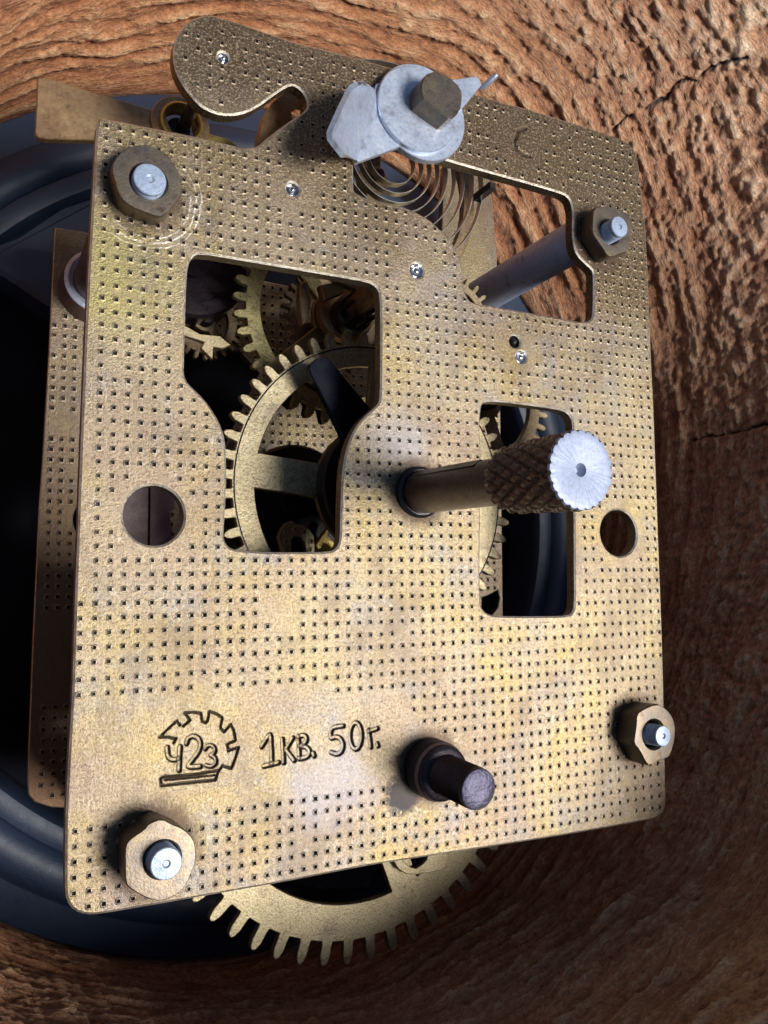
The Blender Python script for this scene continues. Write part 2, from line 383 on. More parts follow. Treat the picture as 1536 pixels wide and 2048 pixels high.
m_arbor_end = metal('sawn_arbor_end', (.085, .08, .125), (.11, .105, .15), None, .6, .45, 4, 24, .3, .015, .7).m
m_pivot = metal('polished_pivot', (.62, .64, .70), (.7, .7, .72), None, 1, .16, 3, 40, .1, .001, .2, dirt_amt=0).m
m_black = metal('black_oiled_steel', (.018, .016, .018), (.03, .026, .028), None, .5, .32, 3, 30, .3, .006, .5).m
m_spring = metal('spring_steel', (.46, .43, .38), (.50, .46, .40), None, .9, .34, 3, 40, .2, .002, .3, dirt_amt=.2).m
m_blade = metal('blued_spring_blade', (.006, .007, .016), (.010, .011, .020), None, .7, .28, 3, 40, .2, .002, .3, dirt_amt=.1).m
m_lever = metal('copper_toned_lever', (.42, .27, .14), (.34, .21, .11), (.46, .32, .16), .75, .42, 1.8, 26, .25, .004, .5).m
m_eye = metal('yellow_brass_eye', (.55, .45, .14), (.48, .36, .12), None, .8, .38, 5, 30, .35, .006, .5).m

# ------------------------------------------------------------------ the movement
mv = thing('clock_movement', 'brass mechanical clock movement with pitted back plate, seen inside the hollow wooden case', 'clock movement', (2.78, -1.45, -2.52))

# back plate outline, traced in the plane of the plate
edge_px = [(197, 238), (204, 235), (313, 257), (372, 268), (431, 282), (462, 289), (485, 295), (509, 295), (518, 290), (544, 268), (587, 237), (611, 221), (616, 210), (613, 195),
           (603, 180), (588, 170), (575, 172), (548, 190), (524, 208), (501, 222), (477, 229), (454, 231), (431, 227), (403, 214), (384, 194), (364, 167), (352, 143), (347, 122), (346, 102), (351, 75),
           (368, 48), (394, 33), (420, 28), (441, 34), (480, 45), (540, 67), (600, 87), (660, 101), (720, 117), (800, 140), (870, 160), (930, 181), (1000, 203), (1052, 216), (1122, 238), (1195, 260), (1242, 277),
           (1260, 287), (1272, 303), (1279, 331), (1284, 384), (1290, 436), (1295, 506), (1299, 600), (1303, 704), (1308.6, 821), (1314, 965), (1320, 1130), (1325, 1260), (1328.5, 1390), (1332, 1562), (1333, 1600),
           (1330, 1622), (1318, 1635), (1290, 1642), (1150, 1667), (1000, 1691), (740, 1731), (560, 1766), (350, 1803), (200, 1829), (172, 1830), (148, 1822), (133, 1802), (130, 1770), (131, 1640), (137, 1520), (144.7, 1390),
           (151, 1179), (155.6, 1066), (160, 930), (166, 786), (171, 670), (176, 565), (182, 450), (188, 340), (193, 255)]
winA = [(374, 547), (378, 526), (387, 512), (400, 506), (560, 533), (735, 563), (752, 572), (761, 588), (762, 670), (761, 797), (756, 809), (743, 821), (727, 835), (711, 855), (697, 885), (688, 921), (684, 956), (682, 1020),
        (681, 1080), (674, 1096), (660, 1104), (552, 1105), (474, 1101), (457, 1094), (448, 1080), (447.5, 1061), (451, 1020), (453.5, 956), (452, 893), (447.5, 867), (438, 842), (419, 811), (397, 786), (376, 767), (369, 752), (368, 738), (370.5, 640)]
winB = [(707, 282), (720, 268), (800, 292), (892, 320), (964.6, 341), (1069, 370), (1119, 385), (1135, 392), (1143, 404), (1146.5, 426), (1145.5, 452), (1146, 478), (1150, 499), (1158, 514), (1171, 527), (1184, 538), (1188, 549),
        (1187, 626), (1184, 638), (1174, 644), (1155, 643), (1108, 634), (1030, 620), (965, 609), (948, 606), (938, 600), (930, 582), (926, 561), (925, 535), (921, 518), (915, 503), (905, 485), (893, 470), (878, 456), (858, 438), (833, 424), (804, 412), (771, 404), (737, 397), (712, 386), (707, 378)]
winC = [(961, 832), (963, 812), (969, 803), (1000, 803), (1087, 814), (1128, 821), (1141, 831), (1146.5, 847), (1149, 1039), (1150, 1204), (1148, 1221), (1139, 1232), (1066, 1233), (988, 1232), (972, 1226), (963, 1214), (961, 1200), (960, 1124), (961, 1021), (963, 899), (960, 867)]
def smooth_loop(p, k=1):
    """one round of corner cutting on a closed loop"""
    for _ in range(k):
        q = []
        for i in range(len(p)):
            a = np.array(p[i]); b = np.array(p[(i + 1) % len(p)]); L = np.linalg.norm(b - a)
            t = .25 if L < .35 else .25 * .35 / L
            q += [tuple(a + (b - a) * t), tuple(b - (b - a) * t)]
        p = q
    return p
o_out = smooth_loop(P2(edge_px)); o_A = smooth_loop(P2(winA)); o_B = smooth_loop(P2(winB)); o_C = smooth_loop(P2(winC))
h1 = circle(.5214, -1.8266, .228); h2 = circle(5.0498, -1.8056, .2306)
PIV = [((447, 115), .046, 0), ((586, 378), .058, 0), ((834, 541), .068, 0), ((1030, 683), .062, 1), ((1043, 714), .062, 0)]
piv_holes = [circle(*at(*p)[:2], r, 24) for p, r, d in PIV[:3]] + [circle(*at(*PIV[4][0])[:2], .06, 24)] + [circle(*at(*PIV[3][0])[:2], .060, 24)]
# the rolled grid of pits
def grid_pt(i, j, rot=0.021346, sp=.1, rp=.10367, sh=-.001367):
    jj = j + (.17 if j >= 29 else 0) - (.17 if j <= 0 else 0)
    gx = sp * i + sh * jj; gy = -rp * jj
    return (math.cos(rot) * gx - math.sin(rot) * gy, math.sin(rot) * gx + math.cos(rot) * gy)
allp = np.array([grid_pt(i, j) for j in range(-24, 47) for i in range(-1, 57)])
plain_px = [(120, 1402), (640, 1378), (700, 1388), (785, 1386), (795, 1362), (806, 1392), (818, 1425), (850, 1455), (905, 1470), (945, 1490), (960, 1560), (900, 1600), (790, 1600), (785, 1572), (600, 1598), (380, 1632), (330, 1640), (120, 1652)]
loops = [o_out, o_A, o_B, o_C, h1, h2] + piv_holes
keep = inside(allp, o_out)
for h in loops[1:]: keep &= ~inside(allp, h)
for h in loops: keep &= dist_poly(allp, h) > .040
keep &= ~inside(allp, P2(plain_px))
def clear(c, r):
    global keep
    keep &= np.hypot(allp[:, 0] - c[0], allp[:, 1] - c[1]) > r
clear((.5214, -1.8266), .33); clear((5.05, -1.8056), .31); clear(at(834, 541), .26); clear(at(1037, 700), .22); clear(at(586, 378), .22)
clear(AX_KNOB, .30); clear(at(560, 1218), .17); clear(at(720, 1160), .07); clear(at(840, 1590), .22); clear(at(300, 1705), .22); clear(at(1040, 285), .3)
clear(at(1075, 775), .07)
w = rng.rand(len(allp)); top = allp[:, 1] > 1.3
keep &= ~((w < .30) & top); keep &= ~(w < .012)
dots = allp[keep]
# engraving: strokes as grooves cut into the plate
def tp(pts): return P2([(300 + x / 3.072, 1400 + y / 3.072) for x, y in pts])
line_w, bold_w = .0068, .0155
strokes = [
    (line_w, [(145, 264), (160, 238), (105, 226), (60, 229), (112, 176), (165, 130), (184, 155)]),
    (line_w, [(205, 160), (245, 125), (230, 100), (212, 80), (262, 74), (312, 82), (320, 130), (340, 140), (355, 128), (364, 70), (410, 86), (445, 110), (432, 172), (456, 197), (496, 150), (515, 190), (526, 248), (490, 264), (474, 275), (482, 312)]),
    (line_w, [(480, 312), (545, 290), (528, 350), (500, 422), (445, 404), (420, 440), (402, 492), (240, 508), (70, 526), (64, 484), (85, 470), (250, 460), (425, 432)]),
    (line_w * .7, [(90, 492), (240, 478), (398, 462)]),
    (bold_w, [(108, 292), (108, 330), (118, 358), (145, 370), (178, 362)]), (bold_w, [(186, 288), (180, 432)]),
    (bold_w, [(226, 268), (236, 235), (268, 220), (302, 236), (316, 276), (300, 322), (262, 372), (226, 416), (310, 410)]),
    (bold_w * .8, [(342, 302), (352, 284), (374, 277), (398, 290), (402, 314), (392, 334), (366, 340), (398, 350), (410, 374), (402, 398), (376, 412), (344, 402)]),
    (bold_w, [(688, 288), (715, 245), (744, 200), (748, 300), (752, 392)]), (bold_w, [(702, 408), (792, 386)]),
    (bold_w, [(816, 242), (824, 386)]), (bold_w, [(880, 234), (838, 306), (888, 372)]),
    (bold_w, [(914, 226), (920, 360)]), (bold_w, [(914, 226), (948, 216), (966, 232), (962, 262), (926, 284)]), (bold_w, [(926, 284), (966, 290), (986, 314), (980, 344), (952, 358), (920, 362)]),
    (bold_w, [(1006, 328), (1012, 345)]),
    (bold_w, [(1190, 160), (1114, 170), (1112, 242), (1140, 226), (1172, 234), (1192, 272), (1186, 314), (1156, 338), (1114, 322)]),
    (bold_w, [(1268 + 36 * math.sin(a), 222 - 82 * math.cos(a)) for a in np.linspace(0, 2 * math.pi, 21)]),
    (bold_w, [(1346, 184), (1360, 290)]), (bold_w, [(1346, 194), (1400, 176)]), (bold_w, [(1398, 268), (1404, 284)])]
gs = .0062
cor = np.array(tp([(20, 30), (1450, 30), (1450, 560), (20, 560)])); x0, y0 = cor.min(0); x1, y1 = cor.max(0)
gx, gy = np.meshgrid(np.arange(x0, x1, gs), np.arange(y0, y1, gs)); gp = np.c_[gx.ravel(), gy.ravel()]
gp += rng.uniform(-gs * .12, gs * .12, gp.shape)
H = np.zeros(len(gp)); GR = np.zeros(len(gp)); near = np.full(len(gp), 9.0)
def open_smooth(p, kx=2):
    for _ in range(kx):
        q = [p[0]]
        for a, d in zip(p, p[1:]): q += [(a[0] * .75 + d[0] * .25, a[1] * .75 + d[1] * .25), (a[0] * .25 + d[0] * .75, a[1] * .25 + d[1] * .75)]
        p = q + [p[-1]]
    return p
curved = {6, 8, 9, 15, 16, 18}
for si, (wd, st) in enumerate(strokes):
    if wd > .01 and len(st) > 4: st = open_smooth(st)
    st = np.array(tp(st)); d = dist_poly(gp, st, closed=False); near = np.minimum(near, d - wd)
    t = np.clip((wd + .004 - d) / .007, 0, 1); H = np.minimum(H, -.028 * t)
    wall = np.exp(-((d - wd) / 0.0056) ** 2) * 1.0 if wd > .01 else np.exp(-(d / (wd * .95)) ** 2) * .95  # groove walls painted dark to stand in for their shade
    GR = np.maximum(GR, wall)
ok = (near < .03) & inside(gp, o_out) & (dist_poly(gp, o_out) > .03)
for d_ in dots[(dots[:, 0] > x0 - .05) & (dots[:, 0] < x1 + .05) & (dots[:, 1] > y0 - .05) & (dots[:, 1] < y1 + .05)]:
    ok &= np.hypot(gp[:, 0] - d_[0], gp[:, 1] - d_[1]) > .036
# a struck half-round mark in the upper strip
mk = np.array(P2([(1052 - 0, 256), (1036, 262), (1030, 280), (1034, 298), (1046, 308), (1060, 312)]))
g2x, g2y = np.meshgrid(np.arange(mk[:, 0].min() - .06, mk[:, 0].max() + .06, .012), np.arange(mk[:, 1].min() - .06, mk[:, 1].max() + .06, .012))
g2 = np.c_[g2x.ravel(), g2y.ravel()]; d2 = dist_poly(g2, mk, closed=False)
g2ok = np.ones(len(g2), bool)
for d_ in dots[np.hypot(dots[:, 0] - mk[:, 0].mean(), dots[:, 1] - mk[:, 1].mean()) < .6]: g2ok &= np.hypot(g2[:, 0] - d_[0], g2[:, 1] - d_[1]) > .036
g2ok &= (d2 < .05) & (dist_poly(g2, o_B) > .03) & (dist_poly(g2, o_out) > .03)
ex = (np.r_[gp[ok], g2[g2ok]], np.r_[H[ok], -.02 * np.exp(-(d2[g2ok] / .014) ** 2)], np.r_[GR[ok], .9 * np.exp(-(d2[g2ok] / .010) ** 2)])
me = sheet('back_plate', o_out, [o_A, o_B, o_C, h1, h2] + piv_holes, 0.0, .125, .016, dots, ex)
back = link('back_plate', me, m_back, mv, 'pitted tarnished brass back plate stamped with a cogwheel mark and a date')

# front plate
fz = -2.45
fo = P2([(110, 455), (165, 463), (350, 512), (530, 562), (578, 572), (700, 600), (868, 640), (884, 470), (890, 330), (980, 345), (984, 400), (994, 515), (1001, 820), (1006, 1200), (1008, 1470), (990, 1500), (700, 1560), (400, 1600), (130, 1616), (100, 1614), (70, 1604), (57, 1590), (55, 1560), (57, 1500), (65, 1290), (78, 1010), (85, 920), (98, 700), (108, 480)], fz)
fh = [circle(at(196, 1040, fz)[0], at(196, 1040, fz)[1], .24, 32), P2([(964, 1195), (978, 1190), (996, 1180), (1000, 1196), (996, 1216), (980, 1236), (964, 1230)], fz), circle(at(600, 1085, fz)[0] + .03, at(600, 1085, fz)[1] - .05, .10, 20),
      P2([(571, 816), (574, 819), (582, 818), (589, 815), (595, 805), (602, 806), (605, 813), (602, 827), (605, 835), (611, 836), (618, 830), (624, 820), (631, 820), (634, 833), (637, 846), (641, 849), (649, 847), (655, 835), (660, 829), (664, 847), (677, 860), (700, 850), (690, 790), (600, 760), (552, 800)], fz),
      P2([(345, 690), (425, 700), (480, 700), (520, 745), (470, 850), (446, 905), (400, 905), (345, 890)], fz)]
fa = np.array([(grid_pt(i, j)[0] - .1, grid_pt(i, j)[1] - .02) for j in range(-32, 47) for i in range(-1, 57)])
kf = inside(fa, fo) & (dist_poly(fa, fo) > .042)
for h in fh: kf &= ~inside(fa, h) & (dist_poly(fa, h) > .042)
yy = fa[:, 1]; kf &= ~((yy < -2.55) & (yy > -3.45)); kf &= ~((fa[:, 0] < .62) & (yy > .55)) & ~((fa[:, 0] > 3.5) & (yy > 1.0)); kf &= ~((yy > -.75) & (yy < -.55) & (fa[:, 0] < 1)); kf &= rng.rand(len(fa)) > .03
front = link('front_plate', sheet('front_plate', fo, fh, fz, .12, .01, fa[kf], None, .020, .016), m_front, mv, 'duller brass front plate, seen past the left edge and through the windows')

# pillars
def pillar(xy, r, mat, label, z0=fz, z1=-.125, collar=None):
    b = bmesh.new(); lathe(b, [(r, z0), (r, z1 - .02), (r * .93, z1)], (xy[0], xy[1], 0), 40)
    p = link('pillar', b, mat, mv, label, smooth=R_(40))
    if collar:
        b = bmesh.new(); lathe(b, [(collar + .03, z0 + .002), (collar + .02, z0 + .05), (collar, z0 + .30)], (xy[0], xy[1], 0), 48, cap=False); link('collar', b, m_pillar_b, p, smooth=R_(35))
        b = bmesh.new(); lathe(b, [(collar + .002, z0 + .29), (collar + .006, z0 + .33), (collar - .03, z0 + .345), (r + .004, z0 + .33)], (xy[0], xy[1], 0), 48, cap=False); link('collar_rim', b, m_zinc, p, smooth=R_(35))
    return p
NC = [at(*np.mean(np.array([(min(p[0] for p in N_[0]) + max(p[0] for p in N_[0])) / 2, (min(p[1] for p in N_[0]) + max(p[1] for p in N_[0])) / 2])[None], axis=0), N_[1]) for N_ in NUTS]
n0, n1, n2, n3 = NC
pillar((n0[0] - .02, n0[1] + .02), .23, m_pillar_b, 'brown steel pillar with a pale-rimmed collar, upper left', collar=.31)
pillar(n1, .22, m_pillar_b, None); pillar(n3, .22, m_pillar_b, None)
pillar((n2[0] - .03, n2[1] + .10), .215, m_pillar, 'blue-grey steel pillar seen through the upper right window')

# nuts with studs
for (face, zt, sc, zs, rs, rh, lab), c in zip(NUTS, NC):
    s = at(*sc, zs); b = bmesh.new()
    loop = ccw(subdiv(smooth_loop(P2(face, zt)), .03)); n = len(loop)
    jit = [random.uniform(-.006, .006) if n_i % 3 == 0 else 0 for n_i in range(n)]
    def scaled(f, z, j=0): return [b.verts.new((c[0] + (x - c[0]) * f * (1 + jit[i] * j), c[1] + (y - c[1]) * f * (1 + jit[i] * j), z)) for i, (x, y) in enumerate(loop)]
    rings = [scaled(.97, .002), scaled(.985, .03), scaled(1.0, zt - .035), scaled(.995, zt - .014, 1), scaled(.965, zt, .5), scaled(.90, zt + .001)]
    hx, hy = (c[0] * .35 + s[0] * .65, c[1] * .35 + s[1] * .65)
    a0 = math.atan2(loop[0][1] - c[1], loop[0][0] - c[0])
    for r, z in ((rh * 1.10, zt + .001), (rh, zt - .02), (rh, .03)):
        rings.append([b.verts.new((hx + r * math.cos(a0 + 2 * math.pi * i / n), hy + r * math.sin(a0 + 2 * math.pi * i / n), z)) for i in range(n)])
    for a, d in zip(rings, rings[1:]):
        for i in range(n): b.faces.new((a[i], a[(i + 1) % n], d[(i + 1) % n], d[i]))
    nut = link('hex_nut', b, m_nut, mv, lab, smooth=R_(28))
    b = bmesh.new(); prof = []; z = 0.01
    while z < zs - .045: prof += [(rs, z), (rs * .9, z + .012)]; z += .024
    prof += [(rs * .98, zs - .02), (rs * .96, zs - .006), (rs * .90, zs)]
    rg = lathe(b, prof, (hx, hy, 0), 36, cap=False)
    cen = Vector((hx, hy, zs)); rr = []
    for f, dz in ((.3, .004), (.18, -.010 if zt > .185 else -.004)):
        rr.append([b.verts.new((cen.x + (v.co.x - cen.x) * f, cen.y + (v.co.y - cen.y) * f, cen.z + dz)) for v in rg[-1]])
    for a, d in ((rg[-1], rr[0]), (rr[0], rr[1])):
        for i in range(36): b.faces.new((a[i], a[(i + 1) % 36], d[(i + 1) % 36], d[i]))
    b.faces.new(rr[1])
    link('stud', b, m_stud, nut, smooth=R_(30))

# pivots: polished steel ends in countersinks
for p, r, dark in PIV:
    c = at(*p); b = bmesh.new()
    lathe(b, [(r * .98, -.06), (r * .98, -.012), (r * .90, -.022), (r * .62, -.045), (r * .55, -.04), (r * .5, -.015), (r * .36, -.002), (r * .18, .003)], (c[0], c[1], 0), 24)
    link('pivot', b, m_black if dark else m_pivot, mv, 'dark oiled pivot, upper of a touching pair' if dark else None, smooth=R_(50))

# gear wheels --------------------------------------------------------------
def wheel(label, c, z, rt, rr, n, ph, ri, rh, ns, sph, ws, mat, th=.07, hub=None, hub_h=.2, w=.46):
    g = link('gear_wheel', sheet('gear_wheel', gear_outline(c, rt, rr, n, ph, w), spoke_windows(c, ri, rh, ns, sph, ws), z, th, .006), mat, mv, label)
    if hub:
        b = bmesh.new(); lathe(b, [(hub, z - th - hub_h), (hub, z + .10), (hub * .8, z + .12)], (c[0], c[1], 0), 32); link('hub', b, m_black, g, smooth=R_(40))
    return g
cA = (2.795, -1.40)
gA = wheel('pale brass wheel with a scribed ring, behind the left window', cA, -.85, 1.565, 1.425, 52, 163.6, 1.215, .62, 4, 174.5, .32, m_gear, hub=.30, hub_h=.6, w=.5)
# scribed ring, an inked groove line standing on the rim
b = bmesh.new()
seg = 200
for k in range(seg):
    a0, a1 = 2 * math.pi * k / seg, 2 * math.pi * (k + 1) / seg
    q = [(1.402, a0), (1.414, a0), (1.414, a1), (1.402, a1)]
    b.faces.new([b.verts.new((2.80 + r * math.cos(a), -1.405 + r * math.sin(a), -.846)) for r, a in q])
bmesh.ops.remove_doubles(b, verts=b.verts, dist=1e-5)
link('scribed_ring', b, m_blade, gA)
# dark drum behind and the collar in front of the wheel hub
b = bmesh.new(); lathe(b, [(.62, -.845), (.62, -.70), (.60, -.68), (.34, -.68), (.32, -.60), (.32, -.2)], (cA[0], cA[1], 0), 64); link('spring_collar', b, m_black, gA, smooth=R_(35))
gD = wheel('broad toothed brass wheel hanging below the back plate', (2.85, -3.91), -1.40, 2.015, 1.80, 50, -136.2, 1.465, .45, 4, -69.2, .30, m_gear, th=.08, hub=.25, hub_h=.8, w=.44)
gB = wheel('greenish brass wheel in the top of the left window', (2.66, .47), -1.40, 1.135, 1.01, 38, 176.8, .86, .30, 4, 222, .15, m_gear_olive, hub=.15, hub_h=.5, w=.48)
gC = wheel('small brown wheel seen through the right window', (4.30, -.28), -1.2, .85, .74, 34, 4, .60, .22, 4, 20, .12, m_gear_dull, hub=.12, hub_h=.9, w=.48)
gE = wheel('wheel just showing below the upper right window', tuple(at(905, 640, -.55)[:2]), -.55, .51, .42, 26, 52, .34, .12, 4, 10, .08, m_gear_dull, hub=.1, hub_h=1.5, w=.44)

# dark barrel and other train parts behind the left window
def drum(name, c, r, z0, z1, mat, label=None, seg=48):
    b = bmesh.new(); lathe(b, [(r, z0), (r, z1 - .03), (r - .03, z1), (r * .72, z1), (r * .70, z1 - .03), (r * .3, z1 - .03), (r * .28, z1 + .02)], (c[0], c[1], 0), seg)
    return link(name, b, mat, mv, label, smooth=R_(35))
c = at(388, 522, -1.75); drum('barrel', c, .58, -2.3, -1.75, m_arbor, 'dark round barrel behind the left window')
c = at(712, 622, -1.0); pn = drum('pinion', c, .20, -1.75, -1.0, m_black, 'black oiled lantern pinion in the corner of the left window', 32)
for i in range(8):
    b = bmesh.new(); lathe(b, [(.022, -1.05), (.022, -.78), (.015, -.77)], (c[0] + .15 * math.cos(i * .785), c[1] + .15 * math.sin(i * .785), 0), 10); link('pin', b, m_arbor, pn, smooth=R_(40))
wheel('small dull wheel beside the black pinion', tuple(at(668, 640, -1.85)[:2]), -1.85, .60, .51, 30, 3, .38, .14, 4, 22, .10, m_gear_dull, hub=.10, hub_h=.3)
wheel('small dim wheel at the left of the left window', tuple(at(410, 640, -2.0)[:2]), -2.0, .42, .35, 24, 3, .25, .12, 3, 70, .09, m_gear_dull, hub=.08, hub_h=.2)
b = bmesh.new(); lathe(b, [(.30, -1.33), (.30, -1.22), (.26, -1.20), (.12, -1.20), (.12, -.5)], (2.66, .47, 0), 40); link('collet', b, m_lever, gB, smooth=R_(35))
c = at(585, 1010, -1.9); drum('mainspring_barrel', c, .62, -2.35, -1.75, m_black, 'black mainspring barrel low in the left window')
b = bmesh.new(); prism(b, ccw(P2([(360, 646), (372, 652), (400, 668), (440, 672), (462, 690), (446, 697), (427, 694), (425, 719), (402, 696), (409, 684), (360, 668)], -1.5)), -1.56, -1.5, .006)
link('pallet_fork', b, m_gear, mv, 'pale pointed pallet in the left window')
# dull yellow cocks seen deep down
b = bmesh.new(); prism(b, ccw(P2([(600, 568), (615, 560), (622, 600), (618, 640), (605, 650), (600, 610)], -1.0)), -1.1, -1.0, .008); link('bracket', b, m_gear_dull, mv)
b = bmesh.new(); prism(b, ccw(P2([(640, 570), (690, 560), (688, 585), (650, 600)], -.9)), -1.0, -.9, .008); link('bracket', b, m_lever, mv)
b = bmesh.new(); prism(b, ccw(P2([(660, 1050), (655, 1070), (690, 1110), (640, 1110), (632, 1090)], -1.6)), -1.7, -1.6, .008); link('bracket', b, m_eye, mv)

b = bmesh.new()
me = sheet('cock', P2([(556, 1075), (562, 1058), (572, 1046), (584, 1042), (594, 1048), (606, 1052), (618, 1058), (628, 1072), (630, 1092), (627, 1130), (614, 1110), (610, 1085), (600, 1074), (590, 1072), (583, 1080), (582, 1110), (570, 1120)], -1.62), [], -1.62, .08, .006,
           np.array(P2([(572, 1064), (590, 1060), (608, 1064), (572, 1084), (622, 1084), (572, 1102), (620, 1100)], -1.62)), None, .02, .016)
link('cock', me, m_gear, mv, 'small pale pitted hook low in the left window')
me = sheet('washer', P2([(787, 1690), (788, 1724), (798, 1739), (813, 1748), (834, 1749), (860, 1745), (881, 1741), (892, 1732), (897, 1703), (890, 1660)], -1.32), [P2([(803, 1702), (806, 1722), (821, 1734), (832, 1737), (845, 1729), (854, 1719), (858, 1700), (855, 1685), (810, 1688)], -1.32)], -1.32, .05, .006)
link('washer', me, m_gear, mv, 'pale oblong washer on the lower wheel')
for q in ([(225, 950), (298, 950), (296, 1110), (225, 1110)], [(301, 950), (352, 950), (347, 1018), (338, 1024), (345, 1075), (352, 1110), (299, 1110)]):
    b = bmesh.new(); prism(b, ccw(P2(q, -2.2)), -2.28, -2.2 + (.012 if q[0][0] > 230 else 0), .006); link('bridge', b, m_pillar_b, mv)
# blued spring blade across the wheel
b = bmesh.new(); prism(b, ccw(P2([(617, 735), (621, 726), (632, 718), (645, 714), (656, 715), (664, 722), (700, 768), (770, 850), (730, 930), (690, 885), (655, 812), (622, 750)], -.55)), -.62, -.55, .010)
link('click_spring', b, m_blade, mv, 'blue-black spring blade crossing the pale wheel')

# knurled setting knob --------------------------------------------------------
A = Vector(at(838, 985, 0.0)); B = Vector(at(1162, 940, 2.12)); ax = (B - A).normalized(); L = (B - A).length
def pix(p):
    q = RC @ (np.array(p) - CC); return 768 + FP * q[0] / q[2], 1024 + FP * q[1] / q[2]
hg = next(h for h in np.arange(.3, 2.0, .01) if pix(A + ax * h)[0] > 1018)
kb = bmesh.new(); lathe(kb, [(.16, -.9), (.16, .03), (.178, .05), (.186, .09), (.178, hg + .05)], A, 48, ax)
knob = link('setting_knob', kb, m_knob, mv, 'brown knurled setting knob with a bright end', smooth=R_(35))
b = bmesh.new(); lathe(b, [(.225, .001), (.225, .035), (.20, .055)], A, 40, ax); link('gap_ring', b, m_black, knob, smooth=R_(35))  # black ring added in place of the shaded gap round the stem
# split in the stem, a sunk dark slot with raised lip
u = ax.orthogonal().normalized()
def around(a, r, h):
    e1 = Vector((0, 1, 0)); e1 = (e1 - ax * e1.dot(ax)).normalized(); e2 = ax.cross(e1)
    return A + ax * h + (e1 * math.cos(a) + e2 * math.sin(a)) * r
b = bmesh.new()
for (a0, a1, r0, r1, h0, h1) in ((R_(18), R_(50), .15, .190, .16, hg * .80),):
    vs = [b.verts.new(around(a, r, h)) for h in (h0, h1 ) for a, r in ((a0, r0), (a0, r1), (a1, r1), (a1, r0))]
    for f in ((0, 1, 2, 3), (7, 6, 5, 4), (0, 4, 5, 1), (1, 5, 6, 2), (2, 6, 7, 3), (3, 7, 4, 0)): b.faces.new([vs[i] for i in f])
bmesh.ops.bevel(b, geom=b.edges[:], offset=.006, segments=2, affect='EDGES')
link('stem_slot', b, m_black, knob)
# knurled head: diamond relief
b = bmesh.new(); na, nh = 216, 64; h0, h1_ = hg, L; rk = .272
rings = []
for k in range(nh + 1):
    t = k / nh; h = h0 + (h1_ - h0) * t; ring = []
    prof = rk * (.93 + .07 * t) * (1 - .10 * max(0, (.12 - t) / .12) ** 2 - .03 * max(0, (t - .95) / .05))
    for i in range(na):
        a = 2 * math.pi * i / na; m_ = 18
        g1 = abs(((a * m_ / (2 * math.pi) + t * 4.0) % 1) - .5) * 2; g2_ = abs(((a * m_ / (2 * math.pi) - t * 4.0) % 1) - .5) * 2
        d = min(1, min(g1, g2_) * 1.7); ring.append(b.verts.new(around(a, prof - .030 * (1 - d) + random.uniform(-.0022, .0022), h)))
    rings.append(ring)
ring = [b.verts.new(around(2 * math.pi * i / na, .19, h0 + .005)) for i in range(na)]
for a, d in zip([ring] + rings, rings):
    for i in range(na): b.faces.new((a[i], a[(i + 1) % na], d[(i + 1) % na], d[i]))
link('knurled_grip', b, m_knob, knob)
b = bmesh.new(); prev = [b.verts.new(v) for v in [around(2 * math.pi * i / na, 0, 0) for i in range(0)]]
ringsc = []
m_ = 24
for r, h in ((rk * .985, L - .012), (rk * .96, L + .006), (rk * .90, L + .010), (rk * .78, L + .010), (rk * .50, L + .008), (rk * .17, L - .002), (rk * .13, L - .03), (rk * .06, L - .055)):
    ring = []
    for i in range(na):
        a = 2 * math.pi * i / na; sc = 1.0
        if r > rk * .8: sc = 1 - .055 * (1 - min(1, 2.0 * abs(((a * m_ / (2 * math.pi)) % 1) - .5) * 2)) * ((r / rk) ** 3)
        ring.append(b.verts.new(around(a, r * sc, h + (random.uniform(-.0008, .0008) if r > .08 else 0))))
    ringsc.append(ring)
for a, d in zip(ringsc, ringsc[1:]):
    for i in range(na): b.faces.new((a[i], a[(i + 1) % na], d[(i + 1) % na], d[i]))
b.faces.new(ringsc[-1])
link('end_face', b, m_knobcap, knob, 'bright scalloped end face of the knob', smooth=R_(45))

# lower winding arbor ----------------------------------------------------------
A2 = Vector(at(858, 1534, 0.0)); B2 = Vector(at(957, 1579, .72)); ax2 = (B2 - A2).normalized(); L2 = (B2 - A2).length
b = bmesh.new(); prof = [(.245, .0), (.245, .17), (.225, .20), (.225, .24), (.195, .26)]
lathe(b, prof, A2, 48, ax2)
arb = link('winding_arbor', b, m_arbor, mv, 'short black threaded arbor standing on the lower part of the plate', smooth=R_(35))
b = bmesh.new(); lathe(b, [(.246, .172), (.236, .190), (.230, .202)], A2, 48, ax2, cap=False); link('bevel_ring', b, m_pillar_b, arb, smooth=R_(35))
b = bmesh.new(); prof = [(.17, .2)]; z = .27
while z < L2 - .05: prof += [(.165, z), (.157, z + .014)]; z += .028
prof += [(.163, L2 - .02), (.158, L2)]
lathe(b, prof, A2, 40, ax2, cap=False); link('thread', b, m_arbor, arb, smooth=R_(50))
b = bmesh.new(); lathe(b, [(.158, L2 - .001), (.15, L2 + .006), (.06, L2 + .003)], A2, 40, ax2); link('end_face', b, m_arbor_end, arb, 'scratched violet-grey end of the arbor', smooth=R_(45))

